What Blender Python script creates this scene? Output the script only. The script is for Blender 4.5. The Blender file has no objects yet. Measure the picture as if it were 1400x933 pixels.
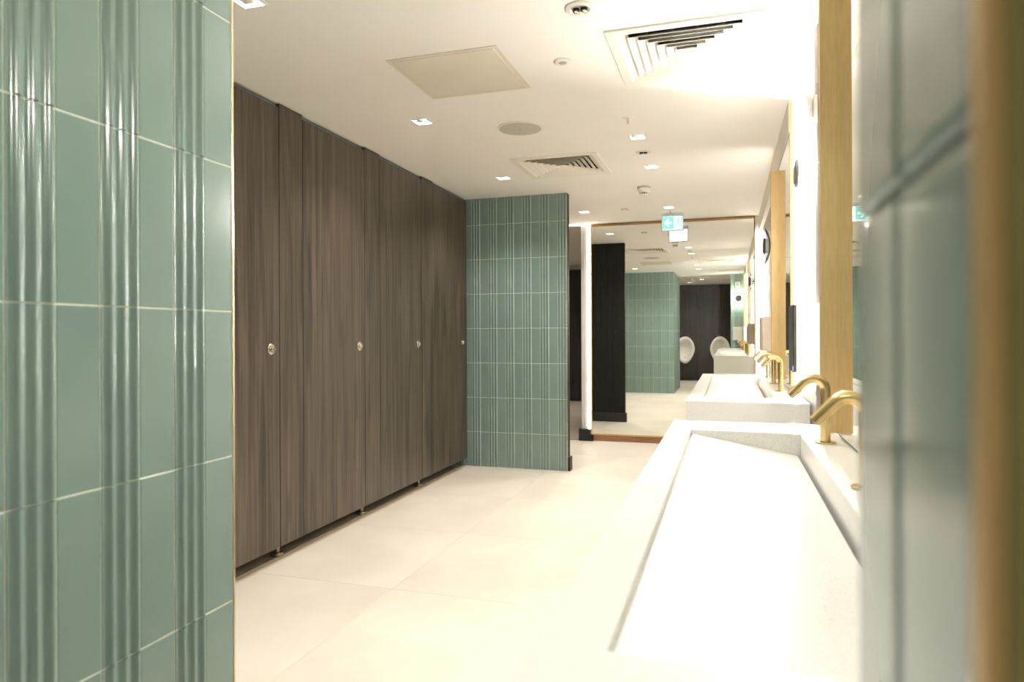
import bpy, bmesh, math, random
from mathutils import Matrix, Vector
random.seed(7)
S = bpy.context.scene
COL = S.collection
PI = math.pi

# ------------------------------------------------------------------ camera
F_PX, YAW, ROLL = 936.2, math.radians(17.5), math.radians(-0.235)
cam_d = bpy.data.cameras.new('camera')
cam = bpy.data.objects.new('camera', cam_d)
COL.objects.link(cam)
S.camera = cam
cam_d.sensor_fit = 'HORIZONTAL'
cam_d.sensor_width = 36.0
cam_d.lens = 36.0 * F_PX / 1400.0
cam_d.shift_y = -9.6 / 1400.0
cam_d.clip_start = 0.01
cam_d.clip_end = 60
cam_d.dof.use_dof = True
cam_d.dof.focus_distance = 4.2
cam_d.dof.aperture_fstop = 4.6
fw = Vector((-math.sin(YAW), math.cos(YAW), 0))
rt0 = Vector((math.cos(YAW), math.sin(YAW), 0))
up0 = Vector((0, 0, 1))
rt = rt0 * math.cos(ROLL) + up0 * math.sin(ROLL)
up = -rt0 * math.sin(ROLL) + up0 * math.cos(ROLL)
bk = -fw
cam.matrix_world = Matrix(((rt.x, up.x, bk.x, 0.0), (rt.y, up.y, bk.y, 0.0), (rt.z, up.z, bk.z, 1.16), (0, 0, 0, 1)))

# ------------------------------------------------------------------ world, exposure
w = bpy.data.worlds.new('world')
S.world = w
w.use_nodes = True
w.node_tree.nodes['Background'].inputs[0].default_value = (1.0, 0.92, 0.8, 1)
w.node_tree.nodes['Background'].inputs[1].default_value = 0.05
S.view_settings.view_transform = 'Standard'
S.view_settings.look = 'None'
S.view_settings.gamma = 1
S.view_settings.use_curve_mapping = False
S.view_settings.exposure = 1.2
S.cycles.use_denoising = True
S.cycles.max_bounces = 14
S.cycles.diffuse_bounces = 6
S.cycles.glossy_bounces = 6
S.cycles.sample_clamp_indirect = 6.0

# light levels, tuned here and used in the builders of the lamps
DOWN_W = 3.7          # each ceiling downlight
DOWN_COL = (1.0, 0.95, 0.88)
LED_E = 780.0          # strip beside the far basin mirror
LED_REAR = 22.0       # behind the gold upright of the near mirror
LED_FAR = 32.0
LED_COL = (1.0, 0.97, 0.92)
LED_SOFT = (8.0, (1.0, 0.92, 0.76))   # strips beside the tall mirror
LAMP_E = 430.0         # round wall lamps
LAMP_COL = (1.0, 0.94, 0.86)
SIGN_E = 0.8

CEIL = 2.35

# ------------------------------------------------------------------ materials
def srgb(r, g, b):
    f = lambda c: (c / 255 / 12.92) if c / 255 <= 0.04045 else ((c / 255 + 0.055) / 1.055) ** 2.4
    return (f(r), f(g), f(b), 1)

def new_mat(name, color, rough=0.5, metal=0.0, coat=0.0, spec=0.5):
    m = bpy.data.materials.new(name)
    m.use_nodes = True
    b = m.node_tree.nodes['Principled BSDF']
    b.inputs['Base Color'].default_value = color
    b.inputs['Roughness'].default_value = rough
    b.inputs['Metallic'].default_value = metal
    b.inputs['Coat Weight'].default_value = coat
    b.inputs['Coat Roughness'].default_value = 0.1
    b.inputs['Specular IOR Level'].default_value = spec
    return m

def vary(m, c1, c2, scale, stretch=(1, 1, 1), detail=4, lo=0.35, hi=0.65, per_obj=0.0, bump=0.0, rand_tint=0.0, dist=0.0):
    """noise between two colours in object space, optional bump and a per-object shift"""
    nt = m.node_tree
    N, L = nt.nodes, nt.links
    b = N['Principled BSDF']
    tc = N.new('ShaderNodeTexCoord')
    mp = N.new('ShaderNodeMapping')
    mp.inputs['Scale'].default_value = stretch
    L.new(tc.outputs['Object'], mp.inputs['Vector'])
    no = N.new('ShaderNodeTexNoise')
    no.noise_dimensions = '4D'
    no.inputs['Scale'].default_value = scale
    no.inputs['Detail'].default_value = detail
    no.inputs['Distortion'].default_value = dist
    L.new(mp.outputs['Vector'], no.inputs['Vector'])
    oi = N.new('ShaderNodeObjectInfo')
    if per_obj:
        mu = N.new('ShaderNodeMath')
        mu.operation = 'MULTIPLY'
        mu.inputs[1].default_value = per_obj
        L.new(oi.outputs['Random'], mu.inputs[0])
        L.new(mu.outputs[0], no.inputs['W'])
    ra = N.new('ShaderNodeValToRGB')
    ra.color_ramp.elements[0].position = lo
    ra.color_ramp.elements[1].position = hi
    ra.color_ramp.elements[0].color = c1
    ra.color_ramp.elements[1].color = c2
    L.new(no.outputs['Fac'], ra.inputs['Fac'])
    out = ra.outputs['Color']
    if rand_tint:
        hs = N.new('ShaderNodeHueSaturation')
        mr = N.new('ShaderNodeMapRange')
        mr.inputs['To Min'].default_value = 1 - rand_tint
        mr.inputs['To Max'].default_value = 1 + rand_tint
        L.new(oi.outputs['Random'], mr.inputs['Value'])
        L.new(mr.outputs['Result'], hs.inputs['Value'])
        L.new(out, hs.inputs['Color'])
        out = hs.outputs['Color']
    L.new(out, b.inputs['Base Color'])
    if bump:
        bp = N.new('ShaderNodeBump')
        bp.inputs['Strength'].default_value = bump
        bp.inputs['Distance'].default_value = 0.002
        L.new(no.outputs['Fac'], bp.inputs['Height'])
        L.new(bp.outputs['Normal'], b.inputs['Normal'])
    return m

def emit(name, color, strength):
    m = bpy.data.materials.new(name)
    m.use_nodes = True
    nt = m.node_tree
    nt.nodes.remove(nt.nodes['Principled BSDF'])
    e = nt.nodes.new('ShaderNodeEmission')
    e.inputs['Color'].default_value = (*color[:3], 1)
    e.inputs['Strength'].default_value = strength
    nt.links.new(e.outputs[0], nt.nodes['Material Output'].inputs[0])
    return m

M = {}
GREEN1, GREEN2 = srgb(118, 140, 132), srgb(124, 145, 137)
M['tile'] = vary(new_mat('green_glaze', GREEN1, 0.2, coat=0.25), GREEN1, GREEN2, 5, (1, 1, 1), 3, per_obj=20, rand_tint=0.03)
M['grout'] = vary(new_mat('pale_grout', srgb(205, 214, 198), 0.85), srgb(196, 206, 190), srgb(212, 220, 204), 60)
M['white_tile'] = vary(new_mat('white_glaze', srgb(200, 196, 192), 0.15, coat=0.3), srgb(196, 192, 188), srgb(205, 201, 197), 6, per_obj=20)
M['white_grout'] = vary(new_mat('white_grout', srgb(200, 196, 190), 0.85), srgb(196, 192, 186), srgb(206, 202, 196), 60)
M['ceiling'] = vary(new_mat('ceiling_paint', srgb(245, 241, 234), 0.8, spec=0.2), srgb(243, 239, 232), srgb(247, 243, 237), 1.5)
M['white_paint'] = vary(new_mat('white_paint', srgb(232, 226, 212), 0.6), srgb(230, 224, 210), srgb(235, 229, 216), 3)
M['cream_panel'] = vary(new_mat('cream_painted_metal', srgb(236, 230, 216), 0.5), srgb(234, 228, 213), srgb(238, 232, 219), 3)
M['hatch_paint'] = vary(new_mat('hatch_paint', srgb(226, 218, 200), 0.55), srgb(223, 215, 196), srgb(229, 221, 204), 4)
M['floor_tile'] = vary(new_mat('cream_stone', srgb(212, 203, 190), 0.5), srgb(205, 195, 180), srgb(218, 210, 197), 2.2, (1, 1, 1), 8, 0.3, 0.7, per_obj=30, rand_tint=0.012)
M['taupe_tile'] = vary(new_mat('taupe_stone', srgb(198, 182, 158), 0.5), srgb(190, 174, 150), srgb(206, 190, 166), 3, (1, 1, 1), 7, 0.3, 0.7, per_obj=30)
M['floor_grout'] = vary(new_mat('floor_grout', srgb(190, 172, 146), 0.9), srgb(184, 166, 140), srgb(196, 178, 152), 40)
M['quartz'] = vary(new_mat('white_quartz', srgb(232, 231, 226), 0.28, coat=0.25), srgb(192, 191, 184), srgb(220, 219, 214), 300, (1, 1, 1), 2, 0.28, 0.48)
M['brass'] = vary(new_mat('brushed_brass', srgb(222, 194, 138), 0.25, 1.0), srgb(215, 185, 128), srgb(230, 204, 150), 60, (12, 12, 1), 2)
M['gold'] = vary(new_mat('satin_gold', srgb(216, 184, 130), 0.45, 0.6), srgb(211, 178, 123), srgb(221, 190, 137), 30, (6, 6, 0.4), 3)
M['grey_metal'] = vary(new_mat('grey_metal', srgb(128, 130, 130), 0.4, 0.4), srgb(122, 124, 124), srgb(134, 136, 136), 20)
M['cream_edge'] = vary(new_mat('cream_edge', srgb(206, 180, 132), 0.5), srgb(202, 176, 128), srgb(210, 184, 137), 4)
M['bronze_gold'] = vary(new_mat('bronze_gold', srgb(168, 128, 76), 0.4, 0.6), srgb(162, 122, 71), srgb(174, 134, 82), 20)
M['bright_brass'] = vary(new_mat('polished_brass', srgb(238, 222, 188), 0.25, 1.0), srgb(232, 214, 178), srgb(243, 229, 198), 30)
M['mirror'] = new_mat('mirror_glass', (0.86, 0.88, 0.83, 1), 0.0, 1.0)
M['nickel'] = vary(new_mat('brushed_nickel', srgb(205, 198, 186), 0.25, 1.0), srgb(196, 188, 176), srgb(214, 208, 198), 40)
M['dark_metal'] = vary(new_mat('dark_metal', srgb(62, 58, 54), 0.35, 0.6), srgb(54, 50, 47), srgb(70, 66, 61), 20)
M['bronze_metal'] = vary(new_mat('bronze_metal', srgb(160, 146, 128), 0.3, 0.8), srgb(150, 136, 118), srgb(170, 156, 138), 20)
M['rail'] = vary(new_mat('grey_aluminium', srgb(120, 124, 124), 0.4, 0.5), srgb(112, 117, 117), srgb(128, 131, 130), 10)
M['black'] = vary(new_mat('black_lacquer', srgb(24, 26, 25), 0.5, spec=0.25), srgb(20, 22, 21), srgb(32, 34, 33), 14, (8, 8, 0.4), 3, per_obj=20)
M['black_skirting'] = vary(new_mat('black_skirting', srgb(34, 35, 34), 0.5), srgb(30, 31, 30), srgb(40, 41, 40), 6)
M['plastic'] = vary(new_mat('white_plastic', srgb(232, 228, 218), 0.4), srgb(230, 226, 216), srgb(235, 231, 222), 10)
M['grey_plastic'] = vary(new_mat('grey_plastic', srgb(176, 174, 166), 0.5), srgb(170, 168, 160), srgb(182, 180, 172), 20)
M['speaker'] = vary(new_mat('speaker_mesh', srgb(205, 200, 186), 0.7), srgb(176, 171, 158), srgb(214, 209, 196), 700, (1, 1, 1), 1)
M['vent_dark'] = vary(new_mat('dark_duct', srgb(34, 38, 38), 0.6), srgb(24, 27, 27), srgb(52, 58, 58), 18)
M['damper'] = vary(new_mat('grey_damper_steel', srgb(128, 134, 132), 0.45, 0.5), srgb(112, 118, 116), srgb(140, 146, 143), 25)
M['ceramic'] = vary(new_mat('white_ceramic', srgb(236, 232, 222), 0.1, coat=0.5), srgb(234, 230, 220), srgb(238, 235, 226), 4)
M['drain'] = vary(new_mat('dark_drain', srgb(70, 68, 64), 0.5), srgb(60, 58, 54), srgb(80, 78, 74), 30)
M['lens'] = emit('downlight_lens', (1.0, 0.93, 0.8), 25)
M['led'] = emit('led_strip', LED_COL, LED_E)
M['led_rear'] = emit('led_strip_rear', LED_COL, LED_REAR)
M['led_far'] = emit('led_strip_far', LED_COL, LED_FAR)
M['led_soft'] = emit('led_strip_soft', LED_SOFT[1], LED_SOFT[0])
M['led_line'] = emit('led_line', (1, 0.95, 0.86), 4.0)
M['lamp'] = emit('lamp_ring', LAMP_COL, LAMP_E)
M['sign_white'] = emit('sign_white', (0.86, 1.0, 0.98), SIGN_E)
M['sign_green'] = emit('sign_green', (0.136, 0.51, 0.376), SIGN_E * 1.2)
M['blue_led'] = emit('blue_indicator', (0.3, 0.5, 1.0), 1.5)
M['skirt_wood'] = vary(new_mat('brown_wood_plinth', srgb(150, 108, 76), 0.5), srgb(134, 94, 66), srgb(166, 122, 88), 14, (0.6, 8, 8), 5)
M['sign_frame'] = vary(new_mat('clear_acrylic_edge', srgb(206, 218, 222), 0.25), srgb(200, 212, 216), srgb(212, 224, 228), 8)

def wood_mat(name, dark, mid, light, rough=0.42):
    m = new_mat(name, mid, rough)
    nt = m.node_tree
    N, L = nt.nodes, nt.links
    b = N['Principled BSDF']
    tc = N.new('ShaderNodeTexCoord')
    oi = N.new('ShaderNodeObjectInfo')
    mul = N.new('ShaderNodeMath'); mul.operation = 'MULTIPLY'; mul.inputs[1].default_value = 37
    L.new(oi.outputs['Random'], mul.inputs[0])
    def noise(sc, stretch, detail, dist=0.0):
        mp = N.new('ShaderNodeMapping')
        mp.inputs['Scale'].default_value = stretch
        L.new(tc.outputs['Object'], mp.inputs['Vector'])
        n = N.new('ShaderNodeTexNoise')
        n.noise_dimensions = '4D'
        n.inputs['Scale'].default_value = sc
        n.inputs['Detail'].default_value = detail
        n.inputs['Distortion'].default_value = dist
        L.new(mp.outputs['Vector'], n.inputs['Vector'])
        L.new(mul.outputs[0], n.inputs['W'])
        return n.outputs['Fac']
    broad = noise(6, (1, 1, 0.05), 3, 0.4)          # wide vertical bands
    fine = noise(60, (1, 1, 0.02), 6, 0.0)          # pores and fine grain
    wav = noise(12, (1, 1, 0.07), 5, 1.6)           # cathedral figure
    def ramp(src, p0, p1, c0, c1):
        r = N.new('ShaderNodeValToRGB')
        r.color_ramp.elements[0].position = p0
        r.color_ramp.elements[1].position = p1
        r.color_ramp.elements[0].color = c0
        r.color_ramp.elements[1].color = c1
        L.new(src, r.inputs['Fac'])
        return r.outputs['Color']
    base = ramp(broad, 0.35, 0.65, mid, light)
    f = ramp(fine, 0.32, 0.62, (0.5, 0.49, 0.47, 1), (1.1, 1.1, 1.1, 1))
    v = ramp(wav, 0.40, 0.50, (0.6, 0.59, 0.58, 1), (1, 1, 1, 1))
    def mult(a, c):
        x = N.new('ShaderNodeMix'); x.data_type = 'RGBA'; x.blend_type = 'MULTIPLY'
        x.inputs[0].default_value = 1.0
        L.new(a, x.inputs[6]); L.new(c, x.inputs[7])
        return x.outputs[2]
    L.new(mult(mult(base, f), v), b.inputs['Base Color'])
    bp = N.new('ShaderNodeBump'); bp.inputs['Strength'].default_value = 0.12; bp.inputs['Distance'].default_value = 0.001
    L.new(fine, bp.inputs['Height'])
    L.new(bp.outputs['Normal'], b.inputs['Normal'])
    return m
M['wood'] = wood_mat('dark_wenge', srgb(50, 43, 36), srgb(80, 70, 58), srgb(95, 84, 71), 0.36)
M['dark_wood'] = wood_mat('charcoal_wood', srgb(34, 30, 28), srgb(52, 46, 42), srgb(62, 56, 51))

def glass_mat():
    """thin clear glass with a slightly frosted surface"""
    m = bpy.data.materials.new('clear_glass')
    m.use_nodes = True
    nt = m.node_tree
    N, L = nt.nodes, nt.links
    N.remove(N['Principled BSDF'])
    tr = N.new('ShaderNodeBsdfTransparent'); tr.inputs[0].default_value = (0.98, 0.985, 0.98, 1)
    tl = N.new('ShaderNodeBsdfTranslucent'); tl.inputs[0].default_value = (0.95, 0.95, 0.93, 1)
    gl = N.new('ShaderNodeBsdfGlossy'); gl.inputs['Roughness'].default_value = 0.05
    m1 = N.new('ShaderNodeMixShader'); m1.inputs[0].default_value = 0.16
    m2 = N.new('ShaderNodeMixShader')
    fr = N.new('ShaderNodeLayerWeight'); fr.inputs[0].default_value = 0.05
    L.new(tr.outputs[0], m1.inputs[1]); L.new(tl.outputs[0], m1.inputs[2])
    L.new(fr.outputs['Fresnel'], m2.inputs[0])
    L.new(m1.outputs[0], m2.inputs[1]); L.new(gl.outputs[0], m2.inputs[2])
    L.new(m2.outputs[0], N['Material Output'].inputs[0])
    return m
M['glass'] = glass_mat()

# ------------------------------------------------------------------ mesh helpers
def link(o, parent=None, loc=(0, 0, 0), rot=(0, 0, 0)):
    COL.objects.link(o)
    o.location = loc
    o.rotation_euler = rot
    if parent is not None:
        o.parent = parent
    return o

def obj(name, bm, mat, parent=None, loc=(0, 0, 0), rot=(0, 0, 0), smooth=None):
    me = bpy.data.meshes.new(name)
    bm.to_mesh(me)
    bm.free()
    if mat is not None:
        me.materials.append(mat)
    if smooth is not None:
        for p in me.polygons:
            p.use_smooth = True
        try:
            me.set_sharp_from_angle(angle=math.radians(smooth))
        except Exception:
            pass
    return link(bpy.data.objects.new(name, me), parent, loc, rot)

def inst(name, me, parent, loc, rot=(0, 0, 0)):
    return link(bpy.data.objects.new(name, me), parent, loc, rot)

def box(bm, x0, x1, y0, y1, z0, z1, bev=0.0, seg=1):
    g = bmesh.ops.create_cube(bm, size=1)
    bmesh.ops.scale(bm, vec=(x1 - x0, y1 - y0, z1 - z0), verts=g['verts'])
    bmesh.ops.translate(bm, vec=((x0 + x1) / 2, (y0 + y1) / 2, (z0 + z1) / 2), verts=g['verts'])
    if bev:
        es = list({e for v in g['verts'] for e in v.link_edges})
        bmesh.ops.bevel(bm, geom=es, offset=bev, segments=seg, affect='EDGES', profile=0.7)
    return bm

def bx(*a, **k):
    return box(bmesh.new(), *a, **k)

def lathe(bm, prof, n=24, mat=Matrix.Identity(4), cap=True):
    """profile (r, z) turned about z"""
    rings = []
    for r, z in prof:
        if r < 1e-6:
            rings.append([bm.verts.new(mat @ Vector((0, 0, z)))])
        else:
            rings.append([bm.verts.new(mat @ Vector((r * math.cos(2 * PI * i / n), r * math.sin(2 * PI * i / n), z))) for i in range(n)])
    for a, b in zip(rings, rings[1:]):
        for i in range(n):
            j = (i + 1) % n
            if len(a) == 1 and len(b) == 1:
                continue
            if len(a) == 1:
                bm.faces.new((a[0], b[i], b[j]))
            elif len(b) == 1:
                bm.faces.new((a[i], b[0], a[j]))
            else:
                bm.faces.new((a[i], b[i], b[j], a[j]))
    bmesh.ops.recalc_face_normals(bm, faces=bm.faces)
    return bm

def tube(bm, pts, r, n=20, caps=True):
    pts = [Vector(p) for p in pts]
    rings = []
    for i, p in enumerate(pts):
        t = (pts[min(i + 1, len(pts) - 1)] - pts[max(i - 1, 0)]).normalized()
        a = Vector((0, 1, 0)) if abs(t.y) < 0.9 else Vector((1, 0, 0))
        u = t.cross(a).normalized()
        v = t.cross(u)
        rings.append([bm.verts.new(p + (u * math.cos(2 * PI * k / n) + v * math.sin(2 * PI * k / n)) * r) for k in range(n)])
    for a, b in zip(rings, rings[1:]):
        for i in range(n):
            bm.faces.new((a[i], a[(i + 1) % n], b[(i + 1) % n], b[i]))
    if caps:
        bm.faces.new(list(reversed(rings[0])))
        bm.faces.new(rings[-1])
    bmesh.ops.recalc_face_normals(bm, faces=bm.faces)
    return bm

def poly_prism(bm, pts, y0, y1):
    """polygon in xz, from y0 to y1"""
    a = [bm.verts.new((x, y0, z)) for x, z in pts]
    b = [bm.verts.new((x, y1, z)) for x, z in pts]
    n = len(pts)
    bm.faces.new(a)
    bm.faces.new(list(reversed(b)))
    for i in range(n):
        bm.faces.new((a[i], b[i], b[(i + 1) % n], a[(i + 1) % n]))
    bmesh.ops.recalc_face_normals(bm, faces=bm.faces)
    return bm

def prop(o, label=None, cat=None, group=None, kind=None):
    if label: o['label'] = label
    if cat: o['category'] = cat
    if group: o['group'] = group
    if kind: o['kind'] = kind
    return o

def thing(name, label, cat, loc=(0, 0, 0), rz=0, group=None, kind=None):
    o = bpy.data.objects.new(name, None)
    o.empty_display_size = 0.05
    link(o, None, loc, (0, 0, rz))
    return prop(o, label, cat, group, kind)

def struct(name, bm, mat, label, cat, **k):
    return prop(obj(name, bm, mat, **k), label, cat, kind='structure')

def dup(root, loc, label, rz=None, group=None):
    c = root.copy()
    COL.objects.link(c)
    c.location = loc
    if rz is not None: c.rotation_euler = (0, 0, rz)
    c['label'] = label
    if group: c['group'] = group
    for ch in root.children:
        d = ch.copy(); COL.objects.link(d); d.parent = c
        for g in ch.children:
            e = g.copy(); COL.objects.link(e); e.parent = d
    return c

# ------------------------------------------------------------------ floor
X0, X1, Y0, Y1 = -4.0, 0.50, -2.75, 11.7
floor = struct('floor', bx(X0, X1, Y0, Y1, -0.05, -0.0012), M['floor_grout'], 'cream stone tiled floor running through the whole washroom', 'floor')
def floor_tile_mesh(wd, dp, mat):
    bm = bx(0, wd, 0, dp, -0.008, 0, bev=0.0008)
    me = bpy.data.meshes.new('floor_tile'); bm.to_mesh(me); bm.free(); me.materials.append(mat)
    return me
ftc = {}
xs = [X0, -3.39, -2.2395, -2.19, -1.463, -0.263, X1]
ys = [Y0] + [2.81 + 0.91 * k for k in range(-6, 10)] + [Y1]
ys = sorted([y for y in ys if Y0 <= y <= Y1] + [5.68])
for a, b in zip(xs, xs[1:]):
    for c, d in zip(ys, ys[1:]):
        if b - a < 0.01 or d - c < 0.01: continue
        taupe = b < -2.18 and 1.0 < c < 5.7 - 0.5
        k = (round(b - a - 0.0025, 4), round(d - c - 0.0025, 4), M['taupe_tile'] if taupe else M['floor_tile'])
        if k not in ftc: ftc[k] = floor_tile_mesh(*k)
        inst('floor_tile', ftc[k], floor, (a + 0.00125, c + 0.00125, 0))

# ------------------------------------------------------------------ ceiling with holes for downlights and vents
DL = [  # x, y, tilt of the lens, label
    (-1.625, 2.04, 'square downlight cut by the top of the photo beside the near wall'),
    (-1.625, 3.50, 'square recessed downlight nearest the dark doors, left of the round speaker'),
    (-1.625, 4.955, 'small square downlight left of the far air vent'),
    (-0.515, 4.175, 'square downlight shining brightly behind the sprinkler head'),
    (-0.515, 4.95, 'square downlight between the far twin spot lamp and the smoke detector'),
    (-0.525, 6.60, 'square downlight just above the lit exit sign'),
    (-1.335, 6.59, 'square downlight over the gap beside the glowing column'),
    (-0.515, 2.33, 'square downlight beside the near twin spot emergency light, seen only in the mirror'),
    (-0.515, 1.62, 'square downlight overhead of the camera, seen only in the mirror'),
    (-0.54, -0.93, 'square downlight in front of the urinals, seen only in the mirror'),
    (-0.85, -1.85, 'extra square downlight just before the urinal wall, added to brighten the urinals'),  # additional lamp, put in to lighten the urinal end
    (-2.9, 10.2, 'square downlight in the dim passage beyond the green wall'),
]
VENTS = [(-0.16, 2.98, 'large square white ceiling vent nearest the camera, above the wash basins'),
         (-1.115, 4.74, 'square white ceiling vent in front of the green tiled wall'),
         (-0.58, -0.15, 'square ceiling vent near the urinals, seen in the mirror')]
VH = 0.275
holes = [(x - 0.0475, x + 0.0475, y - 0.0475, y + 0.0475) for x, y, _ in DL] + [(x - VH, x + VH, y - VH, y + VH) for x, y, _ in VENTS]
def holed_plane(x0, x1, y0, y1, holes, z):
    bm = bmesh.new()
    gx = sorted({x0, x1} | {round(h[i], 5) for h in holes for i in (0, 1)})
    gy = sorted({y0, y1} | {round(h[i], 5) for h in holes for i in (2, 3)})
    V = {}
    def vv(i, j):
        if (i, j) not in V: V[i, j] = bm.verts.new((gx[i], gy[j], z))
        return V[i, j]
    for i in range(len(gx) - 1):
        for j in range(len(gy) - 1):
            cx, cy = (gx[i] + gx[i + 1]) / 2, (gy[j] + gy[j + 1]) / 2
            if any(h[0] < cx < h[1] and h[2] < cy < h[3] for h in holes): continue
            bm.faces.new((vv(i, j), vv(i, j + 1), vv(i + 1, j + 1), vv(i + 1, j)))
    r = bmesh.ops.extrude_face_region(bm, geom=bm.faces[:])
    bmesh.ops.translate(bm, vec=(0, 0, 0.02), verts=[v for v in r['geom'] if isinstance(v, bmesh.types.BMVert)])
    bmesh.ops.recalc_face_normals(bm, faces=bm.faces)
    return bm
ceiling = struct('ceiling', holed_plane(X0, X1, Y0, Y1, holes, CEIL), M['ceiling'], 'flat white painted ceiling over the washroom', 'ceiling')
# ------------------------------------------------------------------ tiles
GAP = 0.002
PITCH_Z = 0.302
ROWS = [(k * PITCH_Z + 0.003, min((k + 1) * PITCH_Z, CEIL) - (0.0 if k < 7 else 0.003)) for k in range(8)]
tcache = {}
def tile_mesh(kind, wd, h, mat):
    """tile standing on z=0, width along +x from 0, facing -y, flat face at y=0"""
    key = (kind, round(wd, 4), round(h, 4), mat)
    if key in tcache: return tcache[key]
    bm = bmesh.new()
    T = 0.007
    if kind == 'pillow':
        sm, prev = [], None
        for inset, y in ((0.0045, 0.0), (0.0028, 0.0003), (0.0013, 0.0012), (0.0004, 0.0025), (0.0, 0.0045), (0.0, T)):
            ring = [bm.verts.new(p) for p in ((inset, y, inset), (wd - inset, y, inset), (wd - inset, y, h - inset), (inset, y, h - inset))]
            if prev is None:
                bm.faces.new(ring)
            else:
                for i in range(4):
                    bm.faces.new((prev[i], ring[i], ring[(i + 1) % 4], prev[(i + 1) % 4]))
            prev = ring
        bmesh.ops.recalc_face_normals(bm, faces=bm.faces)
    elif kind == 'flat':
        c = 0.0009
        f = [bm.verts.new(p) for p in ((c, 0, c), (wd - c, 0, c), (wd - c, 0, h - c), (c, 0, h - c))]
        s = [bm.verts.new(p) for p in ((0, c, 0), (wd, c, 0), (wd, c, h), (0, c, h))]
        b = [bm.verts.new(p) for p in ((0, T, 0), (wd, T, 0), (wd, T, h), (0, T, h))]
        bm.faces.new(f)
        for i in range(4):
            j = (i + 1) % 4
            bm.faces.new((f[i], s[i], s[j], f[j]))
            bm.faces.new((s[i], b[i], b[j], s[j]))
        bmesh.ops.recalc_face_normals(bm, faces=bm.faces)
        sm = []
    else:
        # three flutes: a flat land, a hollow, a round ridge each
        one = [(0.0, 0.0008), (0.14, 0.0002), (0.30, 0.0006), (0.44, 0.0030), (0.56, 0.0056), (0.70, 0.0062), (0.84, 0.0042)]
        prof = []
        for k in range(3):
            prof += [((k + u) / 3, y) for u, y in one]
        prof.append((1.0, 0.0008))
        a = [bm.verts.new((u * wd, -y, 0)) for u, y in prof]
        d = [bm.verts.new((u * wd, -y, h)) for u, y in prof]
        sm = []
        for i in range(len(prof) - 1):
            sm.append(bm.faces.new((a[i], a[i + 1], d[i + 1], d[i])))
        a2 = [bm.verts.new(v.co) for v in a]; d2 = [bm.verts.new(v.co) for v in d]
        ba = [bm.verts.new((0, T, 0)), bm.verts.new((wd, T, 0))]
        bd = [bm.verts.new((0, T, h)), bm.verts.new((wd, T, h))]
        bm.faces.new([ba[0], ba[1]] + list(reversed(a2)))
        bm.faces.new(d2 + [bd[1], bd[0]])
        bm.faces.new((a2[0], d2[0], bd[0], ba[0]))
        bm.faces.new((a2[-1], ba[1], bd[1], d2[-1]))
        for f in sm: f.smooth = True
        bmesh.ops.recalc_face_normals(bm, faces=bm.faces)
    me = bpy.data.meshes.new('tile')
    bm.to_mesh(me); bm.free()
    me.materials.append(mat)
    tcache[key] = me
    return me

def tile_face(parent, origin, rz, cols, mat, rows=ROWS, zmin=0.0):
    """cols: list of (u0, u1, kind) measured along the local +x from origin"""
    ux, uy = math.cos(rz), math.sin(rz)
    n = 0
    for u0, u1, kind in cols:
        for z0, z1 in rows:
            if z1 <= zmin + 0.01: continue
            me = tile_mesh(kind, u1 - u0 - GAP, z1 - z0, mat)
            u = u0 + GAP / 2
            inst('tile', me, parent, (origin[0] + ux * u, origin[1] + uy * u, z0), (0, 0, rz))
            n += 1
    return n

# ---- left foreground block: green wall beside the camera (faces +x) and its end (faces +y)
XL, YLE = -0.99, 1.195
DG = 0.0008           # grout lies this far behind the tile face
wl = struct('wall_left', bx(-3.75, XL - DG, -0.5, YLE - DG, 0, CEIL), M['grout'], 'green tiled wall close on the left with alternating plain and fluted tiles', 'wall')
P = 0.0788
ncol = int((YLE - 0.004 + 0.49) / P)
# facing +x: rz=+90deg, local +x runs along +y
cols = []
for k in range(ncol):
    u1 = (YLE - 0.004) - k * P
    cols.append((u1 - P, u1, 'flat' if k % 2 == 0 else 'fluted'))
tile_face(wl, (XL, 0), PI / 2, cols, M['tile'])
# facing +y: rz=180deg, local +x runs along -x
cols = [(k * P + 0.004, (k + 1) * P + 0.004, 'flat' if k % 2 == 0 else 'fluted') for k in range(15)]
tile_face(wl, (XL, YLE), PI, cols, M['tile'])
obj('corner_trim', bx(XL - 0.004, XL + 0.0016, YLE - 0.0035, YLE + 0.0016, 0, CEIL, bev=0.0006), M['bright_brass'], wl)

# ---- green partition in the middle distance, black on its back
YP = 5.64
wc = struct('wall_center', bx(-3.7, -1.2935, YP + DG, 5.715, 0, CEIL), M['grout'], 'green tiled partition at the end of the dark doors with a black end', 'wall')
P2 = 0.0775
cols = [(-2.146 + k * P2, -2.146 + (k + 1) * P2, 'fluted' if k % 2 == 0 else 'flat') for k in range(-3, 11)]
tile_face(wc, (0, YP), 0, cols, M['tile'])
obj('corner_trim', bx(-1.2935, -1.2905, YP - 0.002, YP + 0.012, 0, CEIL, bev=0.0006), M['bright_brass'], wc)
obj('end_panel', bx(-1.2935, -1.2885, YP + 0.012, 5.722, 0, CEIL - 0.002, bev=0.001), M['black'], wc)
obj('back_board', bx(-3.7, -1.2935, 5.715, 5.7172, 0, CEIL - 0.001), M['black'], wc)
for k in range(14):
    x = -1.2935 - (k + 1) * 0.0775
    obj('back_slat', bx(x + 0.0008, x + 0.0767, 5.7172, 5.722, 0, CEIL - 0.002, bev=0.0008), M['black'], wc)
obj('skirting', bx(-1.2885, -1.272, YP + 0.006, 5.738, 0, 0.118, bev=0.002), M['black_skirting'], wc)
obj('skirting', bx(-2.6, -1.2885, 5.722, 5.738, 0, 0.118, bev=0.002), M['black_skirting'], wc)

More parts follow.
